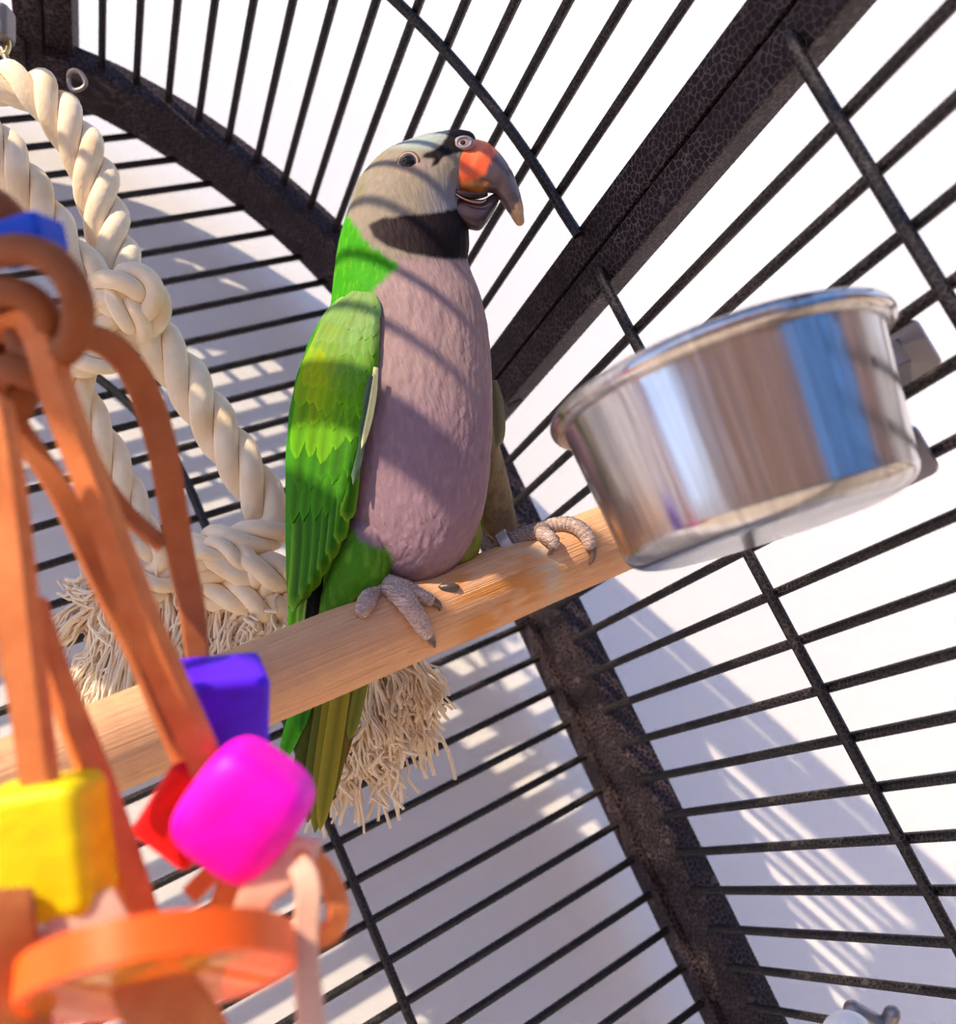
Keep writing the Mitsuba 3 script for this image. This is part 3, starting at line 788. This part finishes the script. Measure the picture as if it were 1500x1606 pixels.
# ---- feet
def toe(path, radii, color=None, bumps=True, depth_of=None):
    pts, rs = [], []
    q = catmull(np.c_[np.asarray(path, float), np.asarray(radii, float)], 90)
    for u, v, w, r in q:
        pts.append(B(u, v, w)); rs.append(r * BPX)
    rs = np.array(rs)
    if bumps: rs = rs * (.97 + .085 * np.abs(np.sin(np.arange(90) * .44)) + .018 * np.random.default_rng(5).normal(size=90))
    return tube(np.array(pts), rs, 14, cap_round=True)


def pw(u, v, r):
    """bird-plane offset of a toe of radius r lying on the perch at (u, v)"""
    return (float(bdep(v)) - perch_depth(u, v)) * FOCAL / BDEP + r * .9


def skin(p, n, uv):
    e, w = hammered(p.x + p.z * .5, p.z - p.y * .4, 0.0011)
    return mix(mi.Color3f(0.28, 0.19, 0.17), mi.Color3f(0.72, 0.56, 0.49), (e * .7 + .3 * w) * (.55 + .9 * noise(p.x * 260, p.y * 260, p.z * 260)))


bsdf('mat_skin', {'type': 'bumpmap', 'tex': mikit.proc(lambda p, n, uv: hammered(p.x + p.z * .5, p.z - p.y * .4, 0.0011)[0] * -1.0, eps=1e-4), 'scale': 0.00012,
                  'b': {'type': 'principled', 'base_color': mikit.proc(skin), 'roughness': 0.6, 'specular': 0.3}})
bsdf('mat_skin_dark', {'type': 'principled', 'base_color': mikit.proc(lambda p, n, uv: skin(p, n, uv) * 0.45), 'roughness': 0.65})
bsdf('mat_claw', {'type': 'principled', 'base_color': {'type': 'rgb', 'value': lin(92, 70, 64)}, 'roughness': 0.3, 'specular': 0.5, 'clearcoat': .3})


def on_perch(pts): return [(u, v, pw(u, v, r) + x, r) for u, v, r, x in pts]


def toe_k(parent, pts, name, mat, bumps=True):
    q = on_perch(pts); m = toe([p[:3] for p in q], [p[3] for p in q], bumps=bumps)
    return part(parent, name, m, mat, 'dark grey brown claw' if name == 'claw' else None, smooth=True)


F1 = toe_k(PARROT, [(578, 944, 13, 0), (590, 928, 16, 2), (608, 920, 18, 4), (626, 930, 17, 4), (642, 950, 15, 2), (658, 974, 13.5, 1), (668, 991, 11, 1)], 'foot', 'mat_skin')
toe_k(F1, [(665, 986, 10.5, 1), (673, 997, 8, 2), (679, 1007, 5, 1), (682, 1015, 1.5, 0)], 'claw', 'mat_claw', False)
toe_k(F1, [(610, 921, 13, 2), (632, 921, 12.5, 3), (652, 930, 11, 3), (672, 940, 10, 2)], 'toe', 'mat_skin')
toe_k(F1, [(668, 937, 9, 2), (680, 943, 7, 3), (689, 949, 4.5, 3), (690, 957, 1.5, 1)], 'claw', 'mat_claw', False)
toe_k(F1, [(584, 932, 13, 0), (574, 946, 13, 0), (569, 958, 11, -2)], 'toe', 'mat_skin')
fw = pw(850, 836, 14)
F2 = part(PARROT, 'foot', toe([(786, 864, fw - 16), (806, 850, fw - 10), (830, 838, fw - 4), (852, 832, fw)], [17, 17, 15, 14]), 'mat_skin_dark', 'dark scaly far foot', smooth=True)
toe_k(F2, [(846, 833, 14, 0), (864, 826, 13.5, 3), (888, 822, 13, 4), (908, 828, 12.5, 4), (921, 842, 12, 2), (925, 853, 10.5, 2)], 'toe', 'mat_skin')
toe_k(F2, [(924, 849, 9, 2), (930, 862, 6.8, 3), (930, 875, 4.5, 2), (925, 886, 1.4, 0)], 'claw', 'mat_claw', False)
toe_k(F2, [(848, 836, 13, 2), (860, 843, 12.5, 5), (868, 852, 10.5, 5)], 'toe', 'mat_skin')
toe_k(F2, [(870, 846, 8.5, 5), (867, 859, 6, 5), (860, 870, 1.5, 2)], 'claw', 'mat_claw', False)
bsdf('mat_band', {'type': 'principled', 'base_color': {'type': 'rgb', 'value': lin(178, 170, 180)}, 'roughness': 0.35, 'metallic': 0.35})
ba, bb = B(798, 855, fw - 13), B(810, 847, fw - 9); bd = unit(bb - ba)
tx_ = unit(np.cross(bd, Z)); ty_ = np.cross(bd, tx_)
bp = [(23.0, -9), (26.0, -9), (26.5, 0), (26.0, 9), (23.0, 9), (22.6, 0), (23.0, -9)]
part(PARROT, 'leg_band', revolve([(r * BPX, z * BPX) for r, z in bp], 40).apply_transform(frame_mat(ba, tx_, ty_, bd)), 'mat_band', 'pale grey leg band', smooth=30)

# ------------------------------------------------------------------ cotton rope toy
def rope_col(p, n, uv):
    k = fbm(p.x * 160, p.y * 160, p.z * 160, 3); d = smoothstep(0.62, 0.8, noise(p.x * 55, p.y * 55, p.z * 55))
    return mix(mix(mi.Color3f(0.74, 0.60, 0.42), mi.Color3f(0.86, 0.75, 0.57), k), mi.Color3f(0.66, 0.42, 0.16), d * 0.35)


bsdf('mat_rope', {'type': 'bumpmap', 'tex': mikit.proc(lambda p, n, uv: fbm(p.x * 700, p.y * 700, p.z * 700, 2), eps=2e-4), 'scale': 0.0002,
                  'b': {'type': 'principled', 'base_color': mikit.proc(rope_col), 'roughness': 0.85, 'specular': 0.1, 'sheen': 0.4}})
bsdf('mat_fray', {'type': 'principled', 'base_color': mikit.proc(lambda p, n, uv: mix(mi.Color3f(0.74, 0.60, 0.43), mi.Color3f(0.86, 0.75, 0.58), noise(p.x * 90, p.y * 90, p.z * 90))), 'roughness': 0.9, 'specular': 0.05})
bsdf('mat_brass', {'type': 'principled', 'base_color': {'type': 'rgb', 'value': [0.80, 0.58, 0.22]}, 'metallic': 1.0, 'roughness': 0.25})
ROPE = thing('rope_toy', 'thick cream twisted cotton rope with knots and frayed ends behind the leather toy', 'rope toy')


def PD(pts):
    return np.array([at(*p) for p in pts])


def rope(parent, pts, R=.46, pitch=2.75, phase=0.0, n=None):
    """three strands twisted around the path (u, v, depth); R and pitch in bar spacings"""
    q = PD(pts); L0 = np.linalg.norm(np.diff(q, axis=0), axis=1).sum()
    n = n or max(24, int(L0 / (R * S) * 5))
    p = catmull(q, n); t, a, b = frames(p)
    s_ = np.r_[0, np.cumsum(np.linalg.norm(np.diff(p, axis=0), axis=1))]
    for k in range(3):
        g_ = phase + k * 2 * np.pi / 3 + s_ / (pitch * S) * 2 * np.pi
        c = p + (R * .56 * S) * (np.cos(g_)[:, None] * a + np.sin(g_)[:, None] * b)
        part(parent, 'strand', tube(c, R * .51 * S, 14, cap_round=True), 'mat_rope', smooth=True)


def wrap(parent, pts, r, name='knot'):
    m = tube(PD(pts), r * S, 16, n=50, cap_round=True)
    jitter(m, .0006, .004)
    return part(parent, name, m, 'mat_rope', smooth=True)


# hook at the top, the main rope down to the big knot, the second rope joining it
part(ROPE, 'link', tube(PD([(-8, 62, 21.3), (4, 78, 21.2), (14, 104, 21), (20, 128, 20.8), (12, 132, 20.6), (0, 110, 20.8)]), .0016, 10, n=40, cap_round=True), 'mat_zinc', 'grey steel hook wire', smooth=True)
part(ROPE, 'ring', tube(PD([(3, 60, 21.3), (10, 62, 21.3), (13, 74, 21.2), (9, 84, 21.1), (2, 82, 21.2)]), .0013, 10, n=30, cap_round=True), 'mat_brass', 'brass ring', smooth=True)
part(ROPE, 'link_nut', rounded_box((.012, .012, .017), .003).apply_transform(frame_mat(at(-2, 40, 21.3), RIGHT, FWD, DOWN)), 'mat_zinc', 'grey link nut', smooth=30)
part(ROPE, 'brass_band', tube(PD([(-30, 116, 20.2), (0, 117, 20.0), (18, 124, 20.0)]), .002, 10, n=20, cap_round=True), 'mat_brass', smooth=True)
rope(ROPE, [(-60, 150, 20.5), (-20, 128, 20.3), (18, 132, 20.2), (58, 142, 20), (92, 176, 19.8), (122, 222, 19.7), (145, 268, 19.6), (158, 315, 19.5), (172, 365, 19.4), (186, 415, 19.2), (196, 455, 19.2)], R=.47)
rope(ROPE, [(-40, 190, 18.6), (0, 232, 18.6), (36, 285, 18.6), (66, 330, 18.6), (98, 385, 18.6), (140, 432, 18.7), (180, 462, 18.8)], R=.44, phase=1)
rope(ROPE, [(196, 470, 19), (216, 500, 19), (246, 536, 19), (280, 580, 19), (316, 634, 19), (352, 690, 19), (388, 744, 19), (418, 796, 19.1), (438, 840, 19.2)], R=.47, phase=.4)
rope(ROPE, [(180, 486, 18.6), (150, 530, 18.5), (120, 575, 18.6), (124, 624, 18.7), (148, 672, 18.8), (170, 716, 18.9), (192, 764, 19), (212, 812, 19), (228, 856, 19)], R=.38, phase=2)
def knot(pts, R, phase=0.0): rope(ROPE, pts, R=R, pitch=R * 5.6, phase=phase)


knot([(146, 512, 18.9), (152, 474, 18.4), (190, 444, 18.1), (228, 450, 18.2), (238, 482, 18.4), (210, 508, 18.8)], .37)
knot([(150, 440, 18.8), (176, 470, 18.2), (204, 494, 18.2), (228, 518, 18.7)], .31, 1)
knot([(104, 560, 18.4), (140, 568, 18.2), (178, 558, 18.4)], .30, 2)
# lower knot behind the bird
knot([(296, 872, 19.0), (336, 852, 18.6), (390, 846, 18.6), (450, 824, 19.1), (505, 808, 19.7)], .36)
knot([(300, 908, 19.0), (350, 884, 18.5), (402, 892, 18.5), (452, 904, 18.9), (505, 934, 19.6)], .38, 1)
knot([(318, 936, 19.0), (362, 930, 18.6), (410, 946, 18.7), (460, 964, 19.2)], .35, 2)
knot([(286, 936, 19.1), (306, 884, 18.5), (346, 862, 18.3), (392, 884, 18.4), (412, 930, 18.8)], .27, .5)
knot([(192, 868, 18.9), (224, 850, 18.6), (252, 870, 18.7), (242, 906, 18.9)], .31)
knot([(186, 894, 18.9), (206, 912, 18.6), (238, 922, 18.6), (266, 905, 18.9)], .29, 1)


def fray(parent, src, dst, n, seed, rad=.00062, spread=18, wob=10, d0=19.0):
    """a tassel of loose yarn: n wavy threads, in clumps, from the line src to the line dst (u, v)"""
    r_ = np.random.default_rng(seed); ms = []; clump = None
    for k in range(n):
        if k % 9 == 0:
            f = r_.uniform(); db = d0 + r_.normal() * .3; off = r_.normal(size=2) * [spread * .7, spread]
            wv = r_.normal(size=(8, 2)).cumsum(0) * wob * .8; wv -= wv[0]
        a = np.array(src[0]) + (np.array(src[1]) - src[0]) * np.clip(f + r_.normal() * .03, 0, 1)
        b = np.array(dst[0]) + (np.array(dst[1]) - dst[0]) * np.clip(f + r_.normal() * .05, -.08, 1.08) + off + r_.normal(size=2) * spread * .3
        da = d0 + r_.normal() * .2
        t = np.linspace(0, 1, 8); w = r_.normal(size=(8, 2)).cumsum(0) * wob * .3; w -= w[0]; w = (w + wv) * t[:, None] ** .6
        q = np.c_[a + (b - a) * t[:, None] + w, da + (db + r_.normal() * .12 - da) * t]
        ms.append(tube(PD(q), np.full(8, rad * r_.uniform(.7, 1.5)), 5, n=12))
    key = part(parent, 'frayed_end', cat(*ms), 'mat_fray', 'tassel of loose frayed cotton yarn', smooth=True, kind='stuff')
    return key


fray(ROPE, [(180, 905), (262, 905)], [(125, 1120), (250, 1100)], 420, 1, spread=26)
fray(ROPE, [(150, 900), (215, 905)], [(105, 960), (170, 1060)], 160, 2, spread=24, wob=16)
fray(ROPE, [(290, 940), (440, 930)], [(262, 1050), (450, 1030)], 420, 3, spread=18)
fray(ROPE, [(390, 950), (450, 930)], [(360, 1010), (440, 1010)], 120, 4, spread=12, wob=12, rad=.0008)
fray(ROPE, [(540, 1040), (640, 1010)], [(545, 1190), (672, 1105)], 520, 5, spread=20, d0=19.7)
fray(ROPE, [(520, 1060), (590, 1040)], [(520, 1200), (620, 1190)], 200, 6, spread=24, wob=18, d0=19.7)
fray(ROPE, [(225, 850), (310, 860)], [(220, 960), (300, 960)], 140, 7, spread=20)

# ------------------------------------------------------------------ leather and wood toy in the foreground
def leather_col(p, n, uv):
    k = fbm(p.x * 260, p.y * 260, p.z * 260, 3)
    return mix(mi.Color3f(0.54, 0.14, 0.04), mi.Color3f(0.74, 0.25, 0.085), k)


bsdf('mat_leather', {'type': 'principled', 'base_color': mikit.proc(leather_col), 'roughness': 0.7, 'specular': 0.2})
bsdf('mat_leather_pale', {'type': 'principled', 'base_color': mikit.proc(lambda p, n, uv: mix(mi.Color3f(0.62, 0.36, 0.26), mi.Color3f(0.74, 0.47, 0.36), noise(p.x * 200, p.y * 200, p.z * 200))), 'roughness': 0.75, 'specular': 0.15})
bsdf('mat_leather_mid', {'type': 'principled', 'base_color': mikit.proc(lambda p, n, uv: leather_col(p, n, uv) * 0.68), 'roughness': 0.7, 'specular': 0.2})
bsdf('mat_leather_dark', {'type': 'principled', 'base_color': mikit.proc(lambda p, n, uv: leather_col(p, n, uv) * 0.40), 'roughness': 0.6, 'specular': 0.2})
TOY = thing('leather_toy', 'hanging toy of brown leather strips, bright wooden blocks and an orange ring in the foreground', 'bird toy')


def dyed(key, rgb):
    c = lin(*rgb)
    return bsdf(key, {'type': 'principled', 'base_color': mikit.proc(lambda p, n, uv, c=c: mi.Color3f(*c) * (0.75 + 0.45 * fbm(p.x * 180, p.y * 180, p.z * 320, 3))), 'roughness': 0.5, 'specular': 0.3})


dyed('mat_yellow', (236, 214, 10)); dyed('mat_purple', (84, 22, 226)); dyed('mat_magenta', (250, 0, 205)); dyed('mat_red', (240, 14, 14)); dyed('mat_blue', (14, 70, 196))


def strip(pts, w, t=.0022, mat='mat_leather', name='leather_strip', n=60, twist=0.0, tw0=0.0, label=None):
    """flat leather lace along (u, v, depth); w: width in picture units at its own depth (number or per point)"""
    pts = np.asarray(pts, float); w = np.broadcast_to(np.asarray(w, float), (len(pts),))
    q = catmull(np.c_[PD(pts), w * pts[:, 2] * S / FOCAL], n); p, wd = q[:, :3], q[:, 3]
    tg = unit(np.gradient(p, axis=0)); vd = unit(p - EYE)
    a = unit(np.cross(tg, vd)); b = np.cross(a, tg)
    g_ = tw0 + twist * np.linspace(0, 1, n); a, b = a * np.cos(g_)[:, None] + b * np.sin(g_)[:, None], b * np.cos(g_)[:, None] - a * np.sin(g_)[:, None]
    prof = np.array([(.5, .30), (.40, .5), (-.40, .5), (-.5, .30), (-.5, -.30), (-.40, -.5), (.40, -.5), (.5, -.30)])
    v = p[:, None] + prof[None, :, :1] * wd[:, None, None] * a[:, None] + prof[None, :, 1:] * t * b[:, None]
    return part(TOY, name, grid_mesh(v), mat, label, smooth=40)


strip([(-6, 520, 9.6), (34, 500, 9.4), (60, 520, 9.3), (86, 600, 9.2), (118, 690, 9.2), (152, 780, 9.2), (190, 880, 9.2), (232, 990, 9.2), (276, 1090, 9.3), (312, 1170, 9.4), (345, 1250, 9.5)], [46, 48, 50, 52, 50, 48, 50, 52, 52, 50, 50], .0048, tw0=-.62)
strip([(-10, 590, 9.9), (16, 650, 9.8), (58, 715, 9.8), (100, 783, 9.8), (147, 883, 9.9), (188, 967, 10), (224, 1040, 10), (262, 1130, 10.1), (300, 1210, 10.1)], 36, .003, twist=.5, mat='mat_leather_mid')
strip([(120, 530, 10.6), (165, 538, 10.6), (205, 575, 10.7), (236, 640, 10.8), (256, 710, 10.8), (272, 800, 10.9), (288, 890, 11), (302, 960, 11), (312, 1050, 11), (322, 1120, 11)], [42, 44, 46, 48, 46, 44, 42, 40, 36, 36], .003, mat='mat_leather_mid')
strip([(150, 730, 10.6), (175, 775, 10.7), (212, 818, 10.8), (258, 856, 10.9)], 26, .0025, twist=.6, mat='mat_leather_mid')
strip([(-14, 640, 8.6), (2, 720, 8.5), (14, 820, 8.5), (24, 920, 8.4), (38, 1040, 8.4), (52, 1140, 8.4), (66, 1250, 8.4), (80, 1330, 8.4)], [58, 58, 58, 60, 58, 54, 52, 52], .0048, tw0=-.5)
strip([(-20, 760, 8.9), (-4, 860, 8.8), (6, 960, 8.8), (14, 1060, 8.8)], 70, .003, mat='mat_leather_pale')
strip([(52, 940, 8.9), (68, 1000, 8.9), (96, 1080, 8.9), (126, 1156, 8.9), (158, 1240, 9), (186, 1320, 9), (214, 1410, 9), (236, 1480, 9)], [34, 40, 42, 44, 46, 48, 50, 50], .004, tw0=.5)
# leather knot at the top left and the loop around it
for pts, r in (([(-20, 402, 9.2), (30, 392, 9.0), (86, 410, 8.9), (118, 458, 8.9), (122, 510, 9.0), (100, 552, 9.2), (60, 560, 9.4), (30, 530, 9.5)], .155), ([(-30, 330, 9.6), (0, 345, 9.6), (10, 380, 9.7)], .26),
               ([(-20, 470, 9.3), (20, 458, 9.1), (60, 478, 9.1), (78, 520, 9.3)], .15), ([(-10, 600, 9.5), (26, 580, 9.3), (60, 590, 9.3), (84, 560, 9.6)], .15), ([(-20, 540, 9.7), (20, 520, 9.8), (40, 560, 9.8), (20, 640, 9.8)], .2)):
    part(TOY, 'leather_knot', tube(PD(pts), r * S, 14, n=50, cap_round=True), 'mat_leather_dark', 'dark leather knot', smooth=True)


def block(u, v, d, size, tilt, mat, label, r=.0018, yaw=0.0, pitch=0.0, hole=None):
    """wooden block facing the lens, turned by tilt, yaw and pitch (degrees)"""
    m = rounded_box(size, r)
    from scipy.spatial.transform import Rotation as Ro
    m.apply_transform(np.block([[Ro.from_euler('yxz', [yaw, pitch, tilt], degrees=True).as_matrix(), np.zeros((3, 1))], [np.zeros((1, 3)), 1]]))
    m = m.subdivide() if False else m
    m.apply_transform(frame_mat(at(u, v, d), RIGHT, DOWN, FWD))
    return part(TOY, 'wooden_block', m, mat, label, smooth=30)


pxs = lambda n, d: n * d * S / FOCAL
block(72, 1328, 8.5, (pxs(172, 8.5), pxs(206, 8.5), pxs(150, 8.5)), -9, 'mat_yellow', 'yellow wooden block', .003, yaw=-3, pitch=-4)
block(344, 1114, 10.6, (pxs(140, 10.6), pxs(146, 10.6), pxs(110, 10.6)), 5, 'mat_purple', 'purple wooden block', .0018, yaw=-24, pitch=16)
block(300, 1272, 9.9, (pxs(110, 9.9), pxs(130, 9.9), pxs(100, 9.9)), 32, 'mat_red', 'red wooden block', .0018, yaw=10)
mg = trimesh.creation.icosphere(4, 1.0); vv = mg.vertices
vv = np.sign(vv) * np.abs(vv) ** .55; vv /= np.abs(vv).max()
vv = vv * np.array([pxs(88, 9.2), pxs(95, 9.2), pxs(80, 9.2)])
g_ = math.radians(36); mg.vertices = np.stack([vv[:, 0] * math.cos(g_) - vv[:, 1] * math.sin(g_), vv[:, 0] * math.sin(g_) + vv[:, 1] * math.cos(g_), vv[:, 2]], 1)
part(TOY, 'wooden_block', mg.apply_transform(frame_mat(at(384, 1268, 9.2), RIGHT, DOWN, FWD)), 'mat_magenta', 'rounded magenta wooden block', smooth=True)
block(36, 378, 9.3, (pxs(112, 9.3), pxs(56, 9.3), pxs(80, 9.3)), -12, 'mat_blue', 'blue wooden block', .0015, yaw=12)
# knots and loose ends under the blocks
strip([(352, 1352, 9.4), (326, 1376, 9.4), (300, 1402, 9.4)], 32, .003, name='leather_end')
strip([(372, 1350, 9.5), (358, 1396, 9.5), (340, 1440, 9.5), (330, 1470, 9.5)], 40, .003, name='leather_end')
strip([(478, 1316, 9.1), (450, 1362, 9.0), (412, 1392, 8.9), (390, 1430, 8.9), (380, 1470, 8.9)], [54, 60, 56, 48, 44], .003, mat='mat_leather_pale', name='leather_end')
strip([(462, 1330, 9.1), (496, 1352, 9.1), (522, 1392, 9.2), (530, 1432, 9.2), (516, 1462, 9.3), (498, 1470, 9.3)], 34, .003, name='leather_end', twist=.4)
strip([(470, 1360, 8.8), (484, 1400, 8.6), (480, 1460, 8.5), (482, 1530, 8.4), (490, 1640, 8.3)], [38, 40, 40, 42, 44], .003, mat='mat_leather_pale')
strip([(14, 1398, 7.9), (12, 1450, 7.8), (18, 1520, 7.8), (34, 1650, 7.8)], [70, 84, 90, 96], .003, mat='mat_leather_mid')
strip([(190, 1416, 8.3), (148, 1440, 8.2), (104, 1466, 8.1), (60, 1510, 8.0)], [56, 64, 66, 64], .003, mat='mat_leather_pale')
strip([(228, 1530, 7.7), (252, 1570, 7.6), (284, 1620, 7.6), (300, 1660, 7.6)], [110, 120, 130, 130], .003)
# translucent orange ring with a thin base
rc = at(252, 1518, 8.0); rn = unit(-DOWN * .80 + FWD * .58 - RIGHT * .20)
rx = unit(RIGHT - rn * (RIGHT @ rn)); ry = np.cross(rn, rx)
RR = pxs(208, 8.0)
bsdf('mat_orange', {'type': 'principled', 'base_color': {'type': 'rgb', 'value': lin(250, 96, 4)}, 'roughness': 0.35, 'specular': 0.4})
scene['mat_orange_clear'] = {'type': 'principledthin', 'base_color': {'type': 'rgb', 'value': lin(255, 205, 120)}, 'spec_trans': 0.75, 'diff_trans': 0.9, 'roughness': 0.05, 'eta': 1.3}
ov = [(RR, -pxs(30, 8)), (RR, pxs(28, 8)), (RR - .0012, pxs(30, 8)), (RR - .0022, pxs(28, 8)), (RR - .0022, -pxs(30, 8)), (RR, -pxs(30, 8))]
rk = part(TOY, 'plastic_ring', revolve(ov, 72).apply_transform(frame_mat(rc, rx, ry, rn)), 'mat_orange', 'orange plastic ring', smooth=40)
dk_ = trimesh.creation.cylinder(RR - .002, .0006, sections=72, transform=frame_mat(rc - rn * pxs(27, 8), rx, ry, rn))
part(rk, 'ring_base', dk_, 'mat_orange_clear', 'clear orange base of the ring', smooth=False)

# ------------------------------------------------------------------ clamp of another fitting at the lower right
CL = thing('wing_nut_clamp', 'grey wing nut with a round white cap on the side bars at the lower right', 'clamp')
bsdf('mat_white_cap', {'type': 'principled', 'base_color': {'type': 'rgb', 'value': [.86, .86, .83]}, 'roughness': 0.4})
cap = trimesh.creation.icosphere(4, 1.0); cap.vertices = cap.vertices * [.0082, .0082, .0065]
cd = 14.6
part(CL, 'cap', cap.apply_transform(frame_mat(at(1330, 1628, cd), RIGHT, DOWN, FWD)), 'mat_white_cap', 'round white cap', smooth=True)
for a_, b_, r_ in (((1338, 1584), (1388, 1612), 15), ((1400, 1590), (1380, 1630), 13)):
    part(CL, 'wing', tube(PD([(*a_, cd + .3), (*b_, cd + .35)]), r_ * cd * S / FOCAL, 16, n=10, cap_round=True), 'mat_plate', 'grey wing of the nut', smooth=True)
part(CL, 'bolt', tube(PD([(1330, 1628, cd), (1380, 1622, cd + .8)]), .003, 12, n=8), 'mat_zinc', smooth=True)
